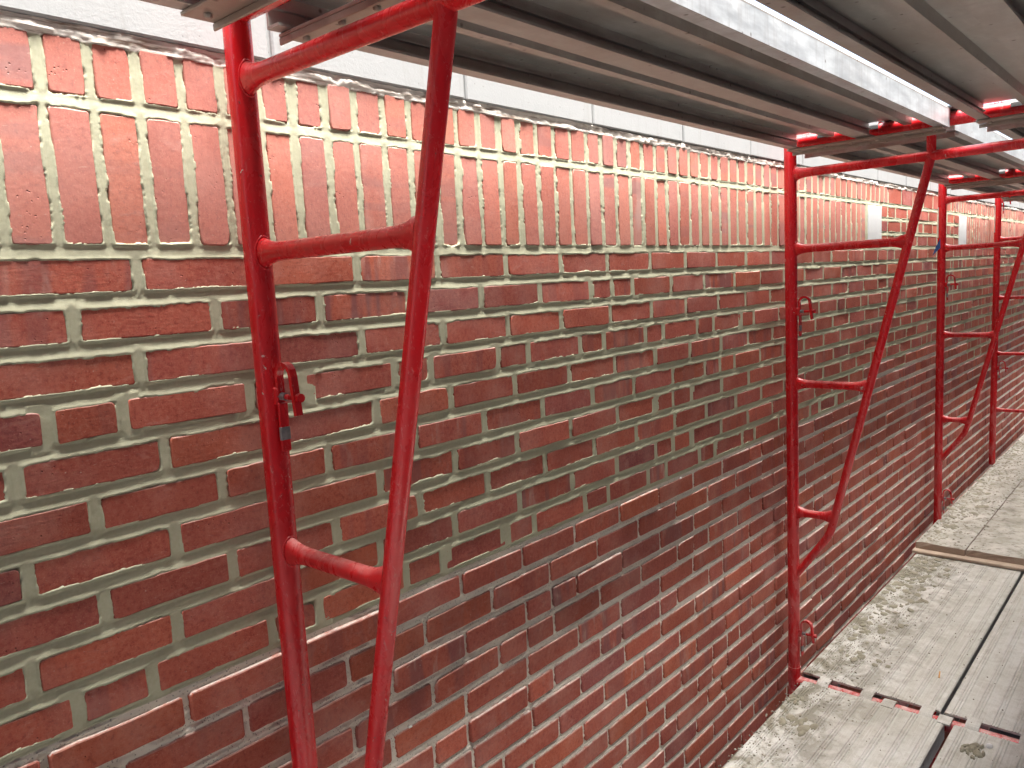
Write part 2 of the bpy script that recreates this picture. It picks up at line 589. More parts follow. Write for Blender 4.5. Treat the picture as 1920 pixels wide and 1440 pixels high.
def courses(r, xa, xb, seed):
    rr = random.Random(seed * 101 + r * 7 + 3)
    js = []
    if r in (4, 10, 16, 22, 28):
        base = {4: .375, 10: .369}.get(r, rr.uniform(.33, .42)) - 0.305 * 9
        x = base
        while x < xb + .4:
            js += [x + rr.uniform(-.004, .004), x + .1 + rr.uniform(-.004, .004)]
            x += .305
    else:
        o = ROW_OFF.get(r, (.112 if r % 2 else .012) + rr.uniform(-.008, .008))
        if xa > 1:
            o += 0.06
        x = o - MOD * 10
        while x < xb + .4:
            js.append(x + rr.uniform(-.005, .005))
            if rr.random() < .045 and x > 1.2:
                js.append(x + MOD / 2 + rr.uniform(-.006, .006))
            x += MOD
    js = [j for j in js if xa + .045 < j < xb - .045]
    return [xa] + js + [xb]


def spans(edges, j, ends=(0.5, 0.5)):
    out = []
    for a, b in zip(edges[:-1], edges[1:]):
        out.append((a + j / 2, b - j / 2))
    return out


segs = [(X_L, PIER0), (PIER0, PIER1), (PIER1, X_R)]
for r in range(1, N_ROWS + 1):
    zc_t, zc_b = -(r - 1) * C, -r * C
    sp = []
    for si, (xa, xb) in enumerate(segs):
        for a, b in zip(*(lambda e: (e[:-1], e[1:]))(courses(r, xa, xb, si))):
            old = old_row(r, 0.5 * (a + b))
            j = 0.0105 if old else 0.0175
            sp.append((a + j / 2, b - j / 2, old))
    old_any = old_row(r, 1.0)
    jb = 0.0150 if r > 10 else 0.0205
    row_bounds[r] = (zc_t, zc_b, sp, zc_t - (0.0102 if r <= 11 else jb / 2), zc_b + jb / 2)

ZROW = 3 * C        # joint between soldiers and rowlocks
Z_TOP = 0.2895      # top of the rowlocks
Z_COP = 0.3075      # underside of the coping


def uprights(xa, xb, seed, z0, z1):
    rr = random.Random(seed)
    x = 0.4168 - SP * 60
    out = []
    while x < xb:
        a, b = x + rr.uniform(-.002, .002), x + SP + rr.uniform(-.002, .002)
        a, b = max(a, xa), min(b, xb)
        if b - a > .03:
            j = 0.0165 + rr.uniform(-.003, .003)
            out.append((a + j / 2, b - j / 2, False))
        x += SP
    return out


sold, rowl = [], []
for (xa, xb, s) in ((X_L, STONE[0][0] - .004, 1), (STONE[1][1] + .004, X_R, 2)):
    sold += uprights(xa, xb, s, 0, ZROW)
for (xa, xb, s) in ((X_L, PIER0, 3), (PIER1, X_R, 4)):
    rowl += uprights(xa, xb, s + 5, ZROW, Z_TOP)
# three short courses beside each stone, four flat courses in the pier
pier_rows = {}
for k in range(4):
    r = -k
    zt, zb = (k + 1) * C + (0.004 if k == 3 else 0), k * C
    if k == 3:
        zt = Z_TOP + .009
    e = courses(3 + k, PIER0, PIER1, 9)
    pier_rows[r] = [(a + .008, b - .008, False) for a, b in zip(e[:-1], e[1:])], zt - .009, zb + .009
side_rows = []
for k in range(3):
    for (a, b) in ((STONE[0][1] + .006, PIER0 - .008), (PIER1 + .008, STONE[1][0] - .006)):
        side_rows.append((a, b, k * C + .009, (k + 1) * C - .009))

# zones of the field: list of (x0,x1,z0,z1, spans, brick z0, brick z1, style)
zones = []
for r in range(1, N_ROWS + 1):
    t, b, sp, zt, zb = row_bounds[r]
    zones.append((X_L, X_R, b, t, sp, zb, zt, 'run', r))
zones.append((X_L, STONE[0][0] - .004, 0, ZROW, [s for s in sold if s[1] < 4], 0.0095, ZROW - .0095, 'soldier', 0))
zones.append((STONE[1][1] + .004, X_R, 0, ZROW, [s for s in sold if s[0] > 5], 0.0095, ZROW - .0095, 'soldier', 0))
zones.append((X_L, PIER0, ZROW, Z_COP, [s for s in rowl if s[1] < 4.2], ZROW + .0095, Z_TOP, 'rowlock', 0))
zones.append((PIER1, X_R, ZROW, Z_COP, [s for s in rowl if s[0] > 5], ZROW + .0095, Z_TOP, 'rowlock', 0))
for k in range(4):
    sp, zt, zb = pier_rows[-k]
    zones.append((PIER0, PIER1, k * C, (k + 1) * C if k < 3 else Z_COP, sp, zb, zt, 'run', -k))
for k in range(3):
    for i in (0, 1):
        a, b, z0, z1 = side_rows[2 * k + i]
        xa, xb = ((STONE[0][0] - .004, PIER0), (PIER1, STONE[1][1] + .004))[i]
        st = STONE[i]
        sps = [(a, b, False), (st[0], st[1], False)] if i == 0 else [(a, b, False), (st[0], st[1], False)]
        zones.append((xa, xb, k * C, (k + 1) * C, sps, z0, z1, 'run_stone', -k))


def project(x, y, z):
    d = Vector((x, y, z)) - CAM_POS
    w = d.dot(FWD)
    if w < .05:
        return None
    return 960 + F_PX * d.dot(RIGHT) / w, 720 - F_PX * d.dot(UP) / w, w


def brick_geo(w, h, step, rr, worn):
    """front face in the XZ plane around the origin, y = 0 is the face and +y goes into the wall"""
    pts = []
    hw, hh = w / 2, h / 2
    rad = min(0.0045 if worn else 0.003, hh * .4)
    def line(a, b):
        L = math.hypot(b[0] - a[0], b[1] - a[1])
        n = max(1, int(L / step))
        return [(a[0] + (b[0] - a[0]) * i / n, a[1] + (b[1] - a[1]) * i / n) for i in range(n)]
    cs = [(-hw + rad, -hh), (hw - rad, -hh), (hw, -hh + rad), (hw, hh - rad), (hw - rad, hh), (-hw + rad, hh), (-hw, hh - rad), (-hw, -hh + rad)]
    for i in range(8):
        pts += line(cs[i], cs[(i + 1) % 8])
    # chipped corners and edge wander
    chips = []
    if rr.random() < (.45 if not worn else .3):
        chips.append((rr.choice((-hw, hw)), rr.choice((-hh, hh)), rr.uniform(.004, .011)))
    if rr.random() < .35:
        chips.append((rr.uniform(-hw, hw), rr.choice((-hh, hh)), rr.uniform(.003, .006)))
    amp = 0.0011 if not worn else 0.0009
    ph = rr.uniform(0, 100)
    out = []
    for (x, z) in pts:
        dx = (vnoise(np.array([x * 55 + ph]), np.array([z * 55]), 3)[0] - .5) * 2
        dz = (vnoise(np.array([x * 55 - ph]), np.array([z * 55 + 40]), 5)[0] - .5) * 2
        dz2 = (vnoise(np.array([x * 9 + ph]), np.array([3.3 + (z > 0) * 5]), 8)[0] - .5) * 2
        x2, z2 = x + dx * amp, z + dz * amp + dz2 * .0013
        for (cx, cz, cr) in chips:
            d = math.hypot(x2 - cx, z2 - cz)
            if d < cr * 1.6:
                f = (1 - d / (cr * 1.6)) * .55
                L = math.hypot(x2, z2)
                x2 -= (cr * f) * (1 if cx > 0 else -1) * .8
                z2 -= (cr * f) * (1 if cz > 0 else -1) * .6
        out.append((x2, z2))
    n = len(out)
    bev = 0.0036 if worn else 0.0024
    vs = [(x, 0.045, z) for x, z in out] + [(x, bev * 1.1, z) for x, z in out]
    def inset(x, z, b):
        sx = max(0, (abs(x) - (hw - b * 2.2)) / (b * 2.2))
        sz = max(0, (abs(z) - (hh - b * 2.2)) / (b * 2.2))
        return x - math.copysign(b * min(1, sx), x), z - math.copysign(b * min(1, sz), z)
    for x, z in out:
        a, b = inset(x, z, bev * .35)
        vs.append((a, bev * .32, b))
    for x, z in out:
        a, b = inset(x, z, bev)
        vs.append((a, 0.0, b))
    fs = []
    for ring in range(3):
        for i in range(n):
            j = (i + 1) % n
            fs.append((ring * n + i, ring * n + j, (ring + 1) * n + j, (ring + 1) * n + i))
    fs.append(tuple(range(3 * n, 4 * n)))
    return vs, fs, n


bricks = []     # dicts
bseed = 0
for zi, (zx0, zx1, zz0, zz1, sp, b0, b1, style, rid) in enumerate(zones):
    for si, (a, b, old) in enumerate(sp):
        if style == 'run_stone' and si == 1:
            continue
        cx, cz = (a + b) / 2, (b0 + b1) / 2
        pr = project(cx, 0, cz)
        size = 0
        if pr:
            p1, p2 = project(a, 0, cz), project(b, 0, cz)
            p3, p4 = project(cx, 0, b0), project(cx, 0, b1)
            if p1 and p2 and p3 and p4:
                if p2[0] > 0 and p1[0] < 1920 and max(p3[1], p4[1]) > 0 and min(p3[1], p4[1]) < 1440:
                    size = abs(p2[0] - p1[0]) * abs(p3[1] - p4[1])
        bricks.append(dict(x=cx, z=cz, w=b - a, h=b1 - b0, old=old, style='run' if style == 'run_stone' else style,
                           size=size, dist=pr[2] if pr else 3.0, rid=rid))
lim = sorted([b['size'] for b in bricks if b['style'] == 'run'], reverse=True)[300]

rest = {'run': ([], [], [], []), 'soldier': ([], [], [], []), 'rowlock': ([], [], [], [])}
NAME = {'run': 'brick', 'soldier': 'soldier_brick', 'rowlock': 'rowlock_brick'}
RB = random.Random(21)
for b in bricks:
    big = b['size'] > (lim if b['style'] == 'run' else 60)
    px = F_PX / max(b['dist'], .5) / 1.875
    step = min(max(4.5 / px, .006), .05) if b['size'] > 0 else .05
    if not big:
        step = max(step, .02)
    vs, fs, n = brick_geo(b['w'], b['h'], step, RB, b['old'])
    # small tilt and stand-out of each brick
    rl, ty, tx = RB.gauss(0, .0035), RB.gauss(0, .004), RB.gauss(0, .008)
    out = RB.gauss(0, .0008) - (.0010 if b['old'] else 0)
    if b['old'] and RB.random() < .12:
        out -= RB.uniform(.001, .004)
    c, s = math.cos(rl), math.sin(rl)
    vs = [(x * c - z * s, y + out + ty * x + tx * z, x * s + z * c) for x, y, z in vs]
    # colour: raked courses painted darker to stand in for shade, some stray dark or orange bricks
    u = RB.random()
    t0 = min(1, max(0, RB.gauss(.42, .17 if b['style'] == 'run' else .27)))
    if u < .05:
        t0 = RB.uniform(.85, 1.0) * (1 if RB.random() < .6 else .9)
    elif u < .12:
        t0 = RB.uniform(0, .14)
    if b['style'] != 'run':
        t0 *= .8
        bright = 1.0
    t1 = (RB.random() * (.85 if b['old'] else 1)) if b['style'] == 'run' else RB.uniform(.55, 1.0)  # upright bricks kept lighter, painting in the brightness from above
    t2 = max(0, RB.gauss(.25, .4)) if RB.random() < .6 else 0.05
    tone = (t0, t1, min(1, t2), 1.0)
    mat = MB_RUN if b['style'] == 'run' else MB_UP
    if big:
        me = bpy.data.meshes.new(NAME[b['style']])
        me.from_pydata(vs, [], fs)
        at = me.color_attributes.new('tone', 'FLOAT_COLOR', 'POINT')
        at.data.foreach_set('color', np.tile(np.array(tone, dtype=np.float32), len(vs)))
        sm = [True] * (3 * n) + [False]
        me.polygons.foreach_set('use_smooth', sm)
        o = link(NAME[b['style']], me, mat, wall)
        o.location = (b['x'], 0, b['z'])
        W2(o)
    else:
        V, F_, T, S = rest[b['style']]
        off = len(V)
        V += [(x + b['x'], y, z + b['z']) for x, y, z in vs]
        F_ += [tuple(i + off for i in f) for f in fs]
        T += [tone] * len(vs)
        S += [True] * (3 * n) + [False]
for st, (V, F_, T, S) in rest.items():
    if not V:
        continue
    me = bpy.data.meshes.new(NAME[st])
    me.from_pydata(V, [], F_)
    at = me.color_attributes.new('tone', 'FLOAT_COLOR', 'POINT')
    at.data.foreach_set('color', np.array(T, dtype=np.float32).ravel())
    me.polygons.foreach_set('use_smooth', S)
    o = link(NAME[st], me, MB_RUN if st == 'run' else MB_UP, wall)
    o['kind'] = 'stuff'
    W2(o)

# --- mortar: a relief sheet that fills the joints
def mortar_patch(xs, zs):
    X, Z = np.meshgrid(xs, zs)
    sdx = np.full(X.shape, -1.0)
    sdz = np.full(X.shape, -1.0)
    tj = np.zeros(X.shape)
    old = np.zeros(X.shape, bool)
    bed = np.zeros(X.shape)
    for (x0, x1, z0, z1, sp, b0, b1, style, rid) in zones:
        iz = np.where((zs >= z0) & (zs < z1))[0]
        ix = np.where((xs >= x0) & (xs < x1))[0]
        if len(iz) == 0 or len(ix) == 0:
            continue
        sub = np.ix_(iz, ix)
        xx, zz = xs[ix], zs[iz]
        sp = sorted(sp)
        ca = np.array([s[0] for s in sp])
        cb = np.array([s[1] for s in sp])
        mid = (ca + cb) / 2
        k = np.clip(np.searchsorted((mid[:-1] + mid[1:]) / 2, xx), 0, len(sp) - 1) if len(sp) > 1 else np.zeros(len(xx), int)
        dx = np.maximum(ca[k] - xx, xx - cb[k])
        oldc = np.array([s[2] for s in sp])[k]
        dz = np.maximum(b0 - zz, zz - b1)
        sdx[sub] = dx[None, :]
        sdz[sub] = dz[:, None]
        if style == 'run':
            old[sub] = oldc[None, :]
        # position through the bed joint: 0 at its top, 1 at its bottom
        jt = np.where(zz > (b0 + b1) / 2, 1 - np.clip((zz - b1) / .0185, 0, .55), np.clip((b0 - zz) / .0185, 0, .55))
        tj[sub] = jt[:, None]
        if style == 'rowlock':
            bed[sub] = np.where(zz > Z_TOP - .004, 1.0, 0.0)[:, None]
        if style == 'run' and rid == -3:
            bed[sub] = np.where(zz > b1 - .004, 1.0, 0.0)[:, None]
    sdv = np.maximum(sdx, sdz)
    n_lo = fnoise(X, Z, 16.0, 3, 11) - .5
    n_mid = fnoise(X, Z, 70.0, 3, 23) - .5
    n_hi = fnoise(X, Z, 260.0, 2, 31) - .5
    bedj = sdz > sdx                        # nearer to a bed joint than to a head joint
    d_bed = np.where(Z > -.004, .0024, np.where(Z > -.02, .0038, .0046)) * (1 - tj) ** 1.25
    d_head = .0024 + .0015 * np.clip(-sdx / .004, -1, 0)
    w = np.clip((sdz - sdx) / .006 * .5 + .5, 0, 1)
    d_fresh = d_bed * w + d_head * (1 - w) + n_lo * .0011 + n_mid * .0004 + n_hi * .0002
    d_old = .0042 + n_lo * .006 + n_mid * .007 + n_hi * .0045
    d_old = np.where(bedj & (tj > .5), d_old - .0035, d_old)
    d_old = np.maximum(d_old, .0024 + n_hi * .002)
    d = np.where(old, d_old, d_fresh)
    d = np.where(bed > .5, -.001 + n_mid * .007 + n_lo * .005 + n_hi * .001 + .006 * (fnoise(X * .2, Z * 3, 60, 2, 51) - .5), d)
    # ragged skin of mortar lapping over the arrises
    lap = .0012 + (fnoise(X, Z, 24.0, 2, 71) - .5) * .0080 + n_mid * .0026 + n_hi * .0022 + np.where(fnoise(X, Z, 19.0, 1, 91) > .80, .004 * (n_mid + .3), 0)
    lap = np.where(bedj, lap, lap - .0006)
    lap = np.clip(lap, -.0024, .0070)
    lap = np.where(bed > .5, lap * 2.2 + .004, lap)
    face = -.0003 - .0003 * np.clip(n_hi + .4, 0, 1)
    near = np.clip(1 - np.maximum(sdv, 0) / .0030, 0, 1)            # feather the joint up to the arris
    d_new = d + (np.minimum(face, d) - d) * near
    d_new = d_new + np.maximum(0, -sdv - lap) * 2.2
    d_deep = d + np.maximum(0, -sdv - .010) * 2.0
    d = np.where(old, d_deep, d_new)
    # keep only quads that have something to show
    keepv = np.where(old, sdv > -.018, sdv > -.0105)
    nz, nx = X.shape
    kq = keepv[:-1, :-1] | keepv[1:, 1:] | keepv[1:, :-1] | keepv[:-1, 1:]
    idx = np.arange(nz * nx).reshape(nz, nx)
    q = np.stack([idx[:-1, :-1], idx[:-1, 1:], idx[1:, 1:], idx[1:, :-1]], -1)[kq]
    used = np.zeros(nz * nx, bool)
    used[q.ravel()] = True
    remap = np.cumsum(used) - 1
    q = remap[q]
    P = np.stack([X.ravel(), d.ravel(), Z.ravel()], -1)[used]
    tn = np.stack([old.ravel().astype(np.float32), bed.ravel(), 0 * bed.ravel(), 0 * bed.ravel() + 1], -1)[used]
    return P, q, tn


xs_a = [0.22]
while xs_a[-1] < 1.75:
    xs_a.append(xs_a[-1] + min(.0021 * (xs_a[-1] ** 2 + 1.39) / 1.45, .0055))
xa_end = xs_a[-1]
xs_b = np.arange(xa_end, 5.9, .0050)
xs_c = np.arange(xs_b[-1], X_R + .01, .011)
xs_l = np.append(np.arange(X_L, 0.22, .010), .22)
zbot = -N_ROWS * C
patches = [mortar_patch(xs_l, np.arange(zbot, Z_COP + .001, .0060)),
           mortar_patch(np.array(xs_a), np.arange(zbot, Z_COP + .001, .0023)),
           mortar_patch(xs_b, np.arange(zbot, Z_COP + .001, .0032)),
           mortar_patch(xs_c, np.arange(zbot, Z_COP + .001, .0055))]
P = np.concatenate([p[0] for p in patches])
offs = np.cumsum([0] + [len(p[0]) for p in patches[:-1]])
Q = np.concatenate([p[1] + o for p, o in zip(patches, offs)])
T = np.concatenate([p[2] for p in patches]).astype(np.float32)
me = bpy.data.meshes.new('mortar_joints')
me.vertices.add(len(P))
me.vertices.foreach_set('co', P.astype(np.float32).ravel())
me.loops.add(len(Q) * 4)
me.loops.foreach_set('vertex_index', Q.astype(np.int32).ravel())
me.polygons.add(len(Q))
me.polygons.foreach_set('loop_start', np.arange(0, len(Q) * 4, 4, dtype=np.int32))
me.update(calc_edges=True)
at = me.color_attributes.new('tone', 'FLOAT_COLOR', 'POINT')
at.data.foreach_set('color', T.ravel())
me.polygons.foreach_set('use_smooth', [True] * len(Q))
o = link('mortar_joints', me, M_MORTAR, wall)
o['kind'] = 'stuff'
W2(o)
print('mortar quads', len(Q), 'bricks', len(bricks))

# --- body behind the face, wall below, coping and the two square stones
m = MB()
m.box(X_L - .01, X_R + .01, .043, .30, -3.7, Z_COP - .001)
m.box(X_L - .01, X_R + .01, .004, .041, -3.7, zbot - .001)
o = m.build('wall_core', MB_RUN, wall)
W2(o)
x = 0.770 - .4545 * 4
i = 0
while x < X_R:
    x1 = x + .4545
    m = MB()
    a, b = max(x + .0035, X_L), min(x1 - .0035, X_R)
    yy = -.005 + random.uniform(-.0015, .0015)
    if b - a > .05:
        m.box(a, b, yy, .30, Z_COP + random.uniform(-.0008, .0008), .605, .003)
        o = m.build('coping_stone', M_STONE, wall)
        W2(o)
    x = x1
m = MB()
m.box(X_L, X_R, .0, .30, Z_COP + .003, .598)
o = m.build('coping_joints', M_STONE, wall)
W2(o)
for (a, b) in STONE:
    m = MB()
    m.box(a, b, -.002, .045, .010, ZROW - .010, .003)
    o = m.build('stone_block', M_BLOCK, wall)
    o['label'] = 'smooth pale square stone set among the soldier bricks'
    W2(o)

# crumbs of old mortar left on the ledges of the raked courses
def lump(mb, x, y, z, rx, ry, rz, rr, seg=7, ang=0.0):
    vs = []
    ca, sa = math.cos(ang), math.sin(ang)
    for lvl, (q, hh) in enumerate(((1.0, 0.0), (.86, .45), (.5, .85))):
        for k in range(seg):
            an = 2 * math.pi * (k + .5 * (lvl % 2)) / seg
            f = q * rr.uniform(.78, 1.15)
            px, py = math.cos(an) * rx * f, math.sin(an) * ry * f
            vs.append((x + px * ca - py * sa, y + px * sa + py * ca, z + hh * rz * rr.uniform(.8, 1.2) - (.0015 if lvl == 0 else 0)))
    vs.append((x + rr.uniform(-.2, .2) * rx, y + rr.uniform(-.2, .2) * ry, z + rz))
    fs = []
    for lvl in (0, 1):
        for k in range(seg):
            k2 = (k + 1) % seg
            fs.append((lvl * seg + k, lvl * seg + k2, (lvl + 1) * seg + k2, (lvl + 1) * seg + k))
    for k in range(seg):
        fs.append((2 * seg + k, 2 * seg + (k + 1) % seg, 3 * seg))
    mb.add(vs, fs, rx > .012)


RC = random.Random(5)
m = MB()
for b in bricks:
    if not b['old'] or not (0.2 < b['x'] < 6):
        continue
    for q in range(RC.choice((0, 0, 1, 1, 2, 3))):
        r = RC.choice((.0012, .0016, .002, .0028, .004))
        lump(m, b['x'] + RC.uniform(-.5, .5) * b['w'], .0035 + RC.uniform(-.002, .002), b['z'] + b['h'] / 2 - .0006, r * RC.uniform(.9, 1.8), r, r * RC.uniform(.6, 1.0), RC, 6)
M_SPECK = mat_simple('pale_mortar_specks', (0.60, 0.57, 0.52), (0.76, 0.74, 0.69), 60.0, 0.95, 0.3, 0.001, 300.0)
o = m.build('mortar_specks', M_SPECK, wall, 'stuff')
W2(o)

# ------------------------------------------------------------------ scaffold frames
R_POST = 0.0212
FY = -0.058                     # wall-side posts
FYO = -1.582                    # outer posts
MY = FY + FYO                   # mirror


def flare(y0, y1, z, x, r, rf, big=False):
    """tube across y whose ends widen into the weld"""
    s = 1 if y1 > y0 else -1
    L = abs(y1 - y0)
    k = (rf - r) / r
    prof = [(0, 1), (.010, .90), (.017, .62), (.025, .34), (.034, .16), (.045, .05), (.060, 0)]
    ys, rs, sq = [], [], []
    for d, q in prof:
        ys.append(y0 + s * d)
        rs.append(r)
        sq.append((1 - .12 * q, 1 + k * q))
    for d, q in prof[::-1]:
        ys.append(y1 - s * d)
        rs.append(r)
        sq.append((1 - .12 * q, 1 + k * q))
    return [(x, y, z) for y in ys], rs, sq


def fill_weld(mb, p, axis_r, rr):
    pass


def locking_pin(parent, x, y, z):
    """snap lock: welded plate, stud with head, sprung loop and a hanging latch bar"""
    b = MB()
    yo = y - R_POST
    b.box(x - .008, x + .008, yo - .009, yo + .004, z - .014, z + .014, .002)
    root = b.build('locking_pin', M_RED, parent)
    s = MB()
    s.tube([(x, yo - .007, z), (x, yo - .024, z)], .0062, 12)
    st = s.build('pin_stud', M_STEEL, root)
    s = MB()
    s.tube([(x, yo - .0245, z), (x, yo - .056, z), (x, yo - .0565, z), (x, yo - .064, z)], [.0048, .0048, .0070, .0070], 12)
    s.build('pin_head', M_RED, root)
    # loop: flat strap bent over the stud
    lp = []
    for k in range(15):
        t = k / 14
        if t < .2:
            lp.append((yo - .0075, z - .004 + t / .2 * .036))
        elif t < .65:
            an = math.pi * (t - .2) / .45
            lp.append((yo - .0265 + .019 * math.cos(an), z + .032 + .019 * math.sin(an)))
        else:
            q = (t - .65) / .35
            lp.append((yo - .0455 - .007 * q, z + .032 - q * .060))
    m = MB()
    n = len(lp)
    vs, fs = [], []
    for i, (a, c) in enumerate(lp):
        p0, p1 = lp[max(i - 1, 0)], lp[min(i + 1, n - 1)]
        ty, tz = p1[0] - p0[0], p1[1] - p0[1]
        L = math.hypot(ty, tz)
        ny, nz = -tz / L, ty / L
        h, wd = .0036, .0060
        for (sx, sn) in ((-1, -1), (1, -1), (1, 1), (-1, 1)):
            vs.append((x + sx * wd, a + ny * h * sn, c + nz * h * sn))
    for i in range(n - 1):
        for k in range(4):
            fs.append((i * 4 + k, i * 4 + (k + 1) % 4, i * 4 + 4 + (k + 1) % 4, i * 4 + 4 + k))
    fs += [(3, 2, 1, 0), tuple(4 * (n - 1) + k for k in range(4))]
    m.add(vs, fs)
    m.build('pin_loop', M_RED, root)
    m = MB()
    m.box(x - .0085, x + .0085, yo - .013, yo - .008, z - .088, z - .010, .0015)
    m.build('pin_latch', M_RED, root)
    m = MB()
    m.box(x - .0087, x + .0087, yo - .0134, yo - .0076, z - .070, z - .048, .001)
    m.build('scuffed_patch', M_STEEL, root)
    return root


def place(o, root):
    """mesh was made in world coordinates: move it under its thing"""
    o.location = -root.location


FR_X = [0.680, 2.790, 4.900, 6.470]


def walk_frame(x, label, pins, top=True):
    root = empty('scaffolding', (x, FY, -1.6), label, 'scaffold frame', 'red scaffold frames standing on the deck')
    zb, zt = -1.575, 0.334
    parts = []
    for s in (0, 1):
        mir = (lambda y: y) if s == 0 else (lambda y: MY - y)
        m = MB()
        yp = mir(FY)
        m.tube([(x, yp, zb), (x, yp, 0.300), (x, yp, .345), (x, yp, .356)], [R_POST, R_POST, R_POST, R_POST * .9], 28)
        po = m.build('post', M_RED, root)
        # coupling at the foot with its retaining wire
        m = MB()
        m.tube([(x, yp, zb - .060), (x, yp, zb + .004)], R_POST * 1.09, 24)
        parts.append(m.build('coupling', M_RED, root))
        # inner leg: stub, slope, bend into the post
        yl = [(-.507, .352), (-.507, .262), (-.503, .235), (-.204, -.985), (-.199, -1.006), (-.190, -1.030), (-.178, -1.052), (-.068, -1.208)]
        pts = [(x, mir(a), c) for a, c in yl]
        dense = []
        for i in range(len(pts) - 1):
            a, c = Vector(pts[i]), Vector(pts[i + 1])
            nn = 5 if i == 2 else 2
            for k in range(nn):
                dense.append(a.lerp(c, k / nn))
        dense.append(Vector(pts[-1]))
        m = MB()
        m.tube(dense, [.0140] * (len(dense) - 2) + [.0136, .0130], 26)
        parts.append(m.build('inner_leg', M_RED, root))
        for zr, yr in ((-.008, -.4425), (-.488, -.3255), (-.966, -.208)):
            m = MB()
            p, r, sq = flare(yp + (-.014 if s == 0 else .014), mir(yr) + (.006 if s == 0 else -.006), zr, x, .0142, .0240)
            m.tube(p, r, 22, False, sq)
            parts.append(m.build('rung', M_RED, root))
        parts.append(po)
        # weld beads round the rung ends
        for zr in (-.008, -.488, -.966, .252):
            m = MB()
            hh = .0265 if zr > .2 else .0250
            q = [(x + .0135 * math.cos(a), yp + (-1 if s == 0 else 1) * (R_POST * math.sqrt(max(0, 1 - (.62 * math.cos(a)) ** 2)) - .0006), zr + hh * math.sin(a))
                 for a in [k * math.pi / 10 for k in range(21)]]
            m.tube(q, [.0019 + .0006 * math.sin(i * 2.4) for i in range(21)], 8)
            parts.append(m.build('weld_bead', M_RED, root))
    m = MB()
    p, r, sq = flare(FY - .012, FYO + .012, .252, x, .0155, .0255)
    m.tube(p, r, 26, False, sq)
    parts.append(m.build('header_rail', M_RED, root))
    m = MB()
    m.tube([(x, FY, .355), (x, FYO, .355)], .0212, 26)
    parts.append(m.build('bearer', M_RED, root))
    for o in parts:
        place(o, root)
    for z in pins:
        pr = locking_pin(root, x, FY, z)
        pr.location = -root.location
    return root


f1 = walk_frame(FR_X[0], 'red scaffold frame nearest the camera, slanted ladder leg crossing the left half', (-.232, -1.430))
f2 = walk_frame(FR_X[1], 'red scaffold frame second along the deck, its foot beside the slotted plank ends', (-.228, -1.432))
f3 = walk_frame(FR_X[2], 'red scaffold frame with blue tape and white label on its post', (-.208, -1.425))

# far frame: plain ladder frame with rounded top corner
x4, y4 = FR_X[3], -.050
f4 = empty('scaffolding', (x4, y4, -1.55), 'farthest red scaffold frame, with rounded top corner and straight ladder rungs', 'scaffold frame',
           'red scaffold frames standing on the deck')
for s in (0, 1):
    yo = y4 if s == 0 else -1.574
    d = -1 if s == 0 else 1
    m = MB()
    pts = [(x4, yo, -1.56), (x4, yo, .375)]
    for k in range(1, 7):
        a = math.pi / 2 * k / 6
        pts.append((x4, yo + d * .055 * (1 - math.cos(a)), .375 + .055 * math.sin(a)))
    pts.append((x4, -.812 + (.001 if s == 0 else -.001), .430))
    m.tube(pts, R_POST, 22)
    place(m.build('post', M_RED, f4), f4)
    m = MB()
    m.tube([(x4, yo + d * .46, -1.45), (x4, yo + d * .46, .430)], .0165, 16)
    place(m.build('inner_leg', M_RED, f4), f4)
    for zr in (-.357, -.752, -1.158, .05):
        m = MB()
        p, r, sq = flare(yo + d * .012, yo + d * .450, zr, x4, .0127, .0200)
        m.tube(p, r, 16, False, sq)
        place(m.build('rung', M_RED, f4), f4)
for z in (.312, -.856):
    pr = locking_pin(f4, x4, y4, z)
    pr.location = -f4.location

# paper labels on the posts and the rag of blue tape
def sticker(root, x, y, z0, z1):
    m = MB()
    vs, fs = [], []
    angs = [math.radians(a) for a in (98, 108, 118, 128, 138, 146)]
    for a in angs:
        for z in (z0, z1):
            vs.append((x + (R_POST + .0012) * math.cos(a), y + (R_POST + .0012) * math.sin(a), z))
    n = len(angs)
    for i in range(n - 1):
        fs.append((2 * i, 2 * i + 1, 2 * i + 3, 2 * i + 2))
    m.add(vs, fs, True)
    o = m.build('post_label', M_STICK, root)
    place(o, root)


sticker(f3, FR_X[2], FY, .05, .215)
sticker(f4, x4, y4, .10, .285)
tp = empty('blue_tape', (FR_X[2] - .02, FY, 0), 'scrap of blue tape sticking out from the post near the pale stone block', 'tape')
m = MB()
m.add([(FR_X[2] - .021, FY + .004, .045), (FR_X[2] - .021, FY + .002, -.005), (FR_X[2] - .05, FY + .034, -.045), (FR_X[2] - .036, FY + .020, .005)],
      [(0, 1, 2, 3)])
m.add([(FR_X[2] - .0225, FY + .003, .045), (FR_X[2] - .0225, FY + .001, -.005), (FR_X[2] - .0515, FY + .033, -.045), (FR_X[2] - .0375, FY + .019, .005)],
      [(3, 2, 1, 0)])
place(m.build('tape_strip', M_BLUE, tp), tp)

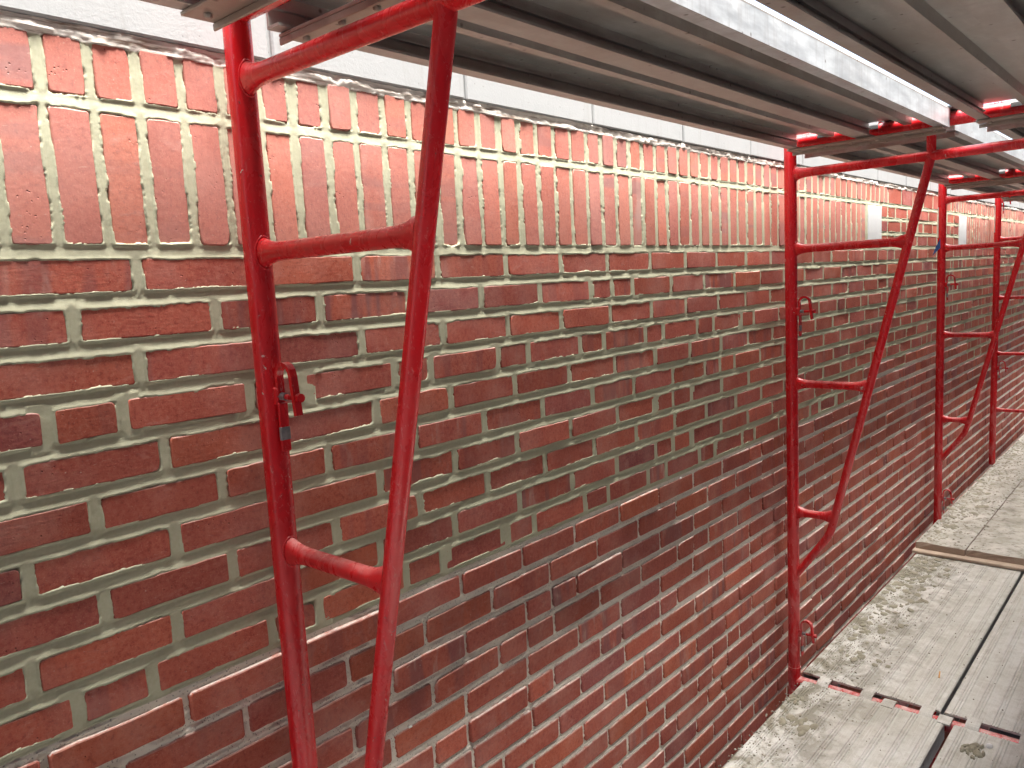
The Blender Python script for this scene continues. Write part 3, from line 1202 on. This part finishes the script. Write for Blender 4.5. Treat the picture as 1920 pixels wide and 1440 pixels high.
# lift below: the frames that carry the lower deck
LOWZ = -1.6295
names = ['carrying scaffold frame under the deck at the nearest post', 'carrying scaffold frame showing red through the slots of the plank ends',
         'carrying scaffold frame below the wooden boards', 'carrying scaffold frame at the far end of the deck']
for xi, (x, lb) in enumerate(zip(FR_X, names)):
    root = empty('scaffolding', (x, FY, -3.7), 'red ' + lb, 'scaffold frame', 'scaffold frames under the lower deck')
    for yp in (FY, FYO):
        m = MB()
        m.tube([(x, yp, -3.7), (x, yp, LOWZ + .012)], R_POST, 18)
        place(m.build('post', M_RED, root), root)
    m = MB()
    m.tube([(x, FY, LOWZ), (x, FYO, LOWZ)], .0212, 22)
    place(m.build('bearer', M_RED, root), root)
    m = MB()
    m.tube([(x, FY, LOWZ - .11), (x, FYO, LOWZ - .11)], .0185, 18)
    place(m.build('header_rail', M_RED, root), root)

# ------------------------------------------------------------------ scaffold planks
WID = 0.475


def deck_profile(w, ht, seedv):
    """closed (y,z) section of the top sheet with its anti-slip ridges, y from 0 to -w, z 0 = top"""
    top = [(0, -.004)]
    rr = random.Random(seedv)
    y = .004
    top.append((-.004, 0))
    for gI in range(8):
        yc = .030 + gI * (w - .060) / 7
        for k in (-1, 0, 1):
            c = yc + k * .0085
            top += [(-(c - .0028), 0), (-(c - .0012), .0026), (-(c + .0012), .0026), (-(c + .0028), 0)]
    top += [(-(w - .004), 0), (-w, -.004)]
    bot = [(-w, -.0075), (0, -.0075)]
    return top + bot


def scaffold_plank(x0, x1, y0, ztop, label, group, depth=.062, low=False, hooks0=(.072, .225, .420), hooks1=(.275, .452)):
    root = empty('scaffold_plank', (x0, y0, ztop), label, 'scaffold plank', group)
    dk = M_DECK if low else M_ALU
    dp = []
    a, b = x0 + .032, x1 - .032
    m = MB()
    m.extrude(deck_profile(WID, depth, 1), a, b, off=(y0, ztop - .0026))
    dp.append(m.build('deck_panel', dk, root))
    zb = ztop - depth
    for side in (0, 1):
        # channel: web, bottom flange turned inwards, small ledge half way up
        sgn = -1 if side == 0 else 1
        ye = y0 if side == 0 else y0 - WID
        def P(d, z):
            return (ye + sgn * d, z)
        zt = ztop - .0098
        prof = [P(0.0, zt), P(0.0, zb), P(.030, zb), P(.030, zb + .004), P(.004, zb + .004), P(.004, zb + .030), P(.010, zb + .031), P(.010, zb + .034), P(.004, zb + .036), P(.004, zt)]
        m = MB()
        m.extrude(prof, a, b)
        dp.append(m.build('side_beam', M_ALU_SIDE if side else M_ALU, root))
    yc = y0 - WID / 2
    m = MB()
    zr = zb + .004
    m.extrude([(yc - .026, zr), (yc + .026, zr), (yc + .026, zr + .004), (yc + .003, zr + .006), (yc + .003, ztop - .0098),
               (yc - .003, ztop - .0098), (yc - .003, zr + .032), (yc - .010, zr + .030), (yc - .010, zr + .027), (yc - .003, zr + .026), (yc - .003, zr + .006), (yc - .026, zr + .004)], a, b)
    dp.append(m.build('centre_rib', M_ALU, root))
    for yq in (y0 - WID * .25, y0 - WID * .75):
        m = MB()
        m.extrude([(yq - .011, ztop - .034), (yq + .011, ztop - .034), (yq + .014, ztop - .0098), (yq - .014, ztop - .0098)], a, b)
        dp.append(m.build('stiffener', M_ALU, root))
    # tie bars under both ends, with rivets
    for xe, sg in ((x0, 1), (x1, -1)):
        m = MB()
        xa, xb = sorted((xe + sg * .052, xe + sg * .104))
        m.box(xa, xb, y0 - WID + .004, y0 - .002 + .004, zb - .0075, zb - .0015, .0012)
        xa, xb = sorted((xe + sg * .052, xe + sg * .0565))
        m.box(xa, xb, y0 - WID + .004, y0 + .002, zb - .0185, zb - .0080, .0012)
        dp.append(m.build('end_bar', M_BAR, root))
        m = MB()
        for yq in (.03, .12, .2, .28, .36, .445):
            m.tube([(xe + sg * .080, y0 - yq, zb - .008), (xe + sg * .080, y0 - yq, zb - .0125), (xe + sg * .080, y0 - yq, zb - .0140)], [.0065, .006, .003], 10)
        dp.append(m.build('rivet', M_BAR, root, 'stuff'))
    # hooks over the bearers
    for xe, sg, hs in ((x0, 1, hooks0), (x1, -1, hooks1)):
        for hy in hs:
            m = MB()
            prof = []
            zc = ztop - .0300
            n = 9
            outer, inner = [], []
            for k in range(n + 1):
                an = math.pi * (1.12 - 1.12 * k / n)
                outer.append((-sg * 0 + math.cos(an) * -.0285 * sg, math.sin(an) * .0305))
                inner.append((math.cos(an) * -.0228 * sg, math.sin(an) * .0248))
            tail_o = [(sg * .048, .030), ]
            tail_i = [(sg * .048, .0245)]
            # arc runs from the far lip over the bearer to the deck edge
            oo = [p for p in outer if p[1] > -.02]
            ii = [p for p in inner if p[1] > -.02]
            if sg > 0:
                oo = [p for p in outer if p[0] <= 0.004]
                ii = [p for p in inner if p[0] <= 0.004]
                oo.sort(key=lambda p: (p[0], -p[1]))
                ii.sort(key=lambda p: (p[0], -p[1]))
            else:
                oo = [p for p in outer if p[0] >= -0.004]
                ii = [p for p in inner if p[0] >= -0.004]
                oo.sort(key=lambda p: (-p[0], -p[1]))
                ii.sort(key=lambda p: (-p[0], -p[1]))
            oo = sorted(oo, key=lambda p: math.atan2(p[1], -p[0] * sg))
            ii = sorted(ii, key=lambda p: math.atan2(p[1], -p[0] * sg))
            ring = oo + tail_o + tail_i + ii[::-1]
            wv = .041
            vs = [(xe + p[0], y0 - hy, zc + p[1]) for p in ring] + [(xe + p[0], y0 - hy - wv, zc + p[1]) for p in ring]
            N = len(ring)
            fs = [(i, (i + 1) % N, N + (i + 1) % N, N + i) for i in range(N)] + [tuple(range(N))[::-1], tuple(range(N, 2 * N))]
            m.add(vs, fs)
            dp.append(m.build('hook', dk if low else M_DARK, root))
    for o in dp:
        place(o, root)
    return root


UZ = .387
bays = [(-1.43, FR_X[0]), (FR_X[0], FR_X[1]), (FR_X[1], FR_X[2]), (FR_X[2], FR_X[3]), (FR_X[3], 8.58)]
ulab = ['left of the nearest frame', 'between nearest and second frames', 'between second and third frames', 'before the farthest frame', 'beyond the farthest frame']
for (xa, xb), lb in zip(bays, ulab):
    scaffold_plank(xa, xb, -.090, UZ, 'overhead ribbed aluminium plank on the wall side ' + lb, 'aluminium planks of the upper deck')
    scaffold_plank(xa, xb, -.650, UZ, 'overhead ribbed aluminium plank past the bright gap, ' + lb, 'aluminium planks of the upper deck')
    scaffold_plank(xa, xb, -1.131, UZ, 'overhead ribbed aluminium plank on the outer edge, ' + lb, 'aluminium planks of the upper deck')
LZ = -1.600
lpos = {0: (-.088, -.640, -1.150), 1: (-.104, -.606, -1.115), 2: (-.076, -.563, -1.065), 3: (-.08, -.575, -1.075), 4: (-.08, -.575, -1.075)}
lside = ['beside the wall', 'in the middle row', 'in the outer row']
llab = ['left of the nearest frame', 'before the slotted joint', 'past the slotted joint', 'under the wooden boards', 'at the far end']
for bi, (xa, xb) in enumerate(bays):
    for k, y in enumerate(lpos[bi]):
        scaffold_plank(xa, xb, y, LZ, 'dusty floor plank %s, %s' % (lside[k], llab[bi]), 'cement dusted planks of the floor', low=True)

# wooden boards lapped over the far planks
bw = [(-.066, -.298), (-.303, -.560), (-.566, -.800), (-.806, -1.04)]
blab = ['cement stained wooden board beside the wall, tan front end', 'cement stained wooden board with dark chipped front end, second from the wall',
        'cement stained wooden board, third from the wall', 'cement stained wooden board, fourth from the wall']
for k, (a, b) in enumerate(bw):
    rr = random.Random(k + 5)
    x0 = 4.415 + (0, .004, -.01, .015)[k]
    n = 60
    m = MB()
    zlo, zhi = -1.583, -1.548 + (0, .001, -.002, .002)[k]
    vs, fs = [], []
    ny = 8
    xs = np.linspace(x0, 8.5, n)
    for i, xx in enumerate(xs):
        for jn in range(ny + 1):
            y = a + (b - a) * jn / ny
            e = .004 * (jn in (0, ny)) + (.006 * rr.random() if i == 0 and k == 1 else 0)
            vs.append((xx + (rr.uniform(0, .008) if i == 0 else 0), y, zhi - e + rr.uniform(-.0012, .0012)))
    for i in range(n - 1):
        for jn in range(ny):
            q = i * (ny + 1) + jn
            fs.append((q, q + 1, q + ny + 2, q + ny + 1))
    base = len(vs)
    for i, xx in enumerate(xs):
        vs.append((xx, a, zlo))
        vs.append((xx, b, zlo))
    for i in range(n - 1):
        q = i * (ny + 1)
        fs.append((q, q + ny + 1, base + 2 * i + 2, base + 2 * i))
        q += ny
        fs.append((q, q + ny + 1, base + 2 * i + 3, base + 2 * i + 1))
        fs.append((base + 2 * i, base + 2 * i + 1, base + 2 * i + 3, base + 2 * i + 2))
    fs.append(tuple(range(ny + 1)) + (base + 1, base))
    m.add(vs, fs)
    o = m.build('wooden_board', M_WOOD)
    o['label'], o['category'], o['group'] = blab[k], 'board', 'wooden boards lapped over the far planks'
m = MB()
m.box(4.372, 4.46, -1.04, -.058, -1.5978, -1.5838, .002)
o = m.build('wooden_strip', mat_simple('tan_timber', (0.40, 0.31, 0.23), (0.48, 0.39, 0.30), 20.0, 0.85, 0.3, 0.001, 90.0))
o['label'], o['category'] = 'thin tan timber strip under the front ends of the wooden boards', 'timber'

# ------------------------------------------------------------------ mortar droppings
RD = random.Random(77)
m = MB()
for i in range(1100):
    x = RD.uniform(1.7, 4.36)
    y = -.092 - abs(RD.gauss(0, .11))
    if y < -.52 or (abs(x - FR_X[1]) < .04):
        continue
    r = RD.choice((.0015, .002, .002, .003, .004))
    lump(m, x, y, LZ, r * RD.uniform(.8, 1.6), r, r * RD.uniform(.5, .9), RD, 5, RD.uniform(0, 3))
for i in range(2400):
    x = RD.uniform(4.43, 7.4)
    y = -.075 - abs(RD.gauss(0, .12))
    if y < -.6:
        continue
    r = RD.choice((.002, .003, .003, .005, .008))
    lump(m, x, y, -1.549, r * RD.uniform(.8, 1.6), r, r * RD.uniform(.5, .9), RD, 5, RD.uniform(0, 3))
for i in range(240):
    x = RD.uniform(1.8, 4.3)
    y = RD.uniform(-1.1, -.12)
    r = RD.choice((.0015, .002, .003))
    lump(m, x, y, LZ, r, r, r * .7, RD, 5)
o = m.build('mortar_crumbs', M_CRUMB, None, 'stuff')
o['label'], o['category'] = 'loose mortar crumbs scattered over the deck beside the wall', 'crumbs'

m = MB()
for i in range(120):
    x = RD.uniform(3.0, 4.35)
    y = -.10 - abs(RD.gauss(0, .10))
    if y < -.40:
        continue
    r = RD.uniform(.006, .017)
    lump(m, x, y, LZ, r * RD.uniform(1.1, 1.9), r, r * RD.uniform(.12, .25), RD, 8, RD.uniform(-.4, .9))
for i in range(60):
    x = RD.uniform(4.45, 7.3)
    y = -.08 - abs(RD.gauss(0, .12))
    r = RD.uniform(.008, .024)
    lump(m, x, y, -1.549, r * RD.uniform(1.1, 2.2), r, r * RD.uniform(.15, .35), RD, 8, RD.uniform(-.4, .9))
o = m.build('mortar_droppings', M_WET, None, 'stuff')
o['label'], o['category'] = 'dark damp mortar droppings flattened on the floor along the wall', 'mortar'

specials = [(2.640, -.690, .062, .038, .010, 'large smeared mortar splat beside the white pebble'),
            (2.46, -.205, .075, .050, .006, 'wide olive mortar smear before the slotted joint, beside the wall'),
            (2.60, -.13, .040, .022, .006, 'small olive mortar smear at the foot of the second post')]
for (x, y, a, b, h, lb) in specials:
    m = MB()
    for q in range(16):
        gx, gy, f = RD.gauss(0, .42), RD.gauss(0, .42), RD.uniform(.12, .45)
        lump(m, x + gx * a, y + gy * b, LZ - .0005, a * f, b * f * RD.uniform(.6, 1.1), h * RD.uniform(.25, .9), RD, 11, RD.uniform(-.6, .6))
    o = m.build('mortar_splat', M_WET)
    o['label'], o['category'], o['group'] = lb, 'mortar', 'mortar splats on the planks'
m = MB()
lump(m, 2.685, -.722, LZ, .013, .011, .009, RD, 9)
o = m.build('pebble', M_PEB)
o['label'], o['category'] = 'small white pebble on the floor plank near the slotted joint', 'pebble'
m = MB()
m.add([(3.050, -.497, LZ + .001), (3.105, -.487, LZ + .001), (3.104, -.483, LZ + .001), (3.052, -.4915, LZ + .001),
       (3.052, -.4955, LZ + .0042), (3.103, -.486, LZ + .0035), (3.103, -.484, LZ + .0035), (3.053, -.493, LZ + .0042)],
      [(0, 3, 2, 1), (4, 5, 6, 7), (0, 1, 5, 4), (1, 2, 6, 5), (2, 3, 7, 6), (3, 0, 4, 7)])
o = m.build('wood_splinter', M_SPLINT)
o['label'], o['category'] = 'thin orange wood splinter lying on the floor plank', 'splinter'
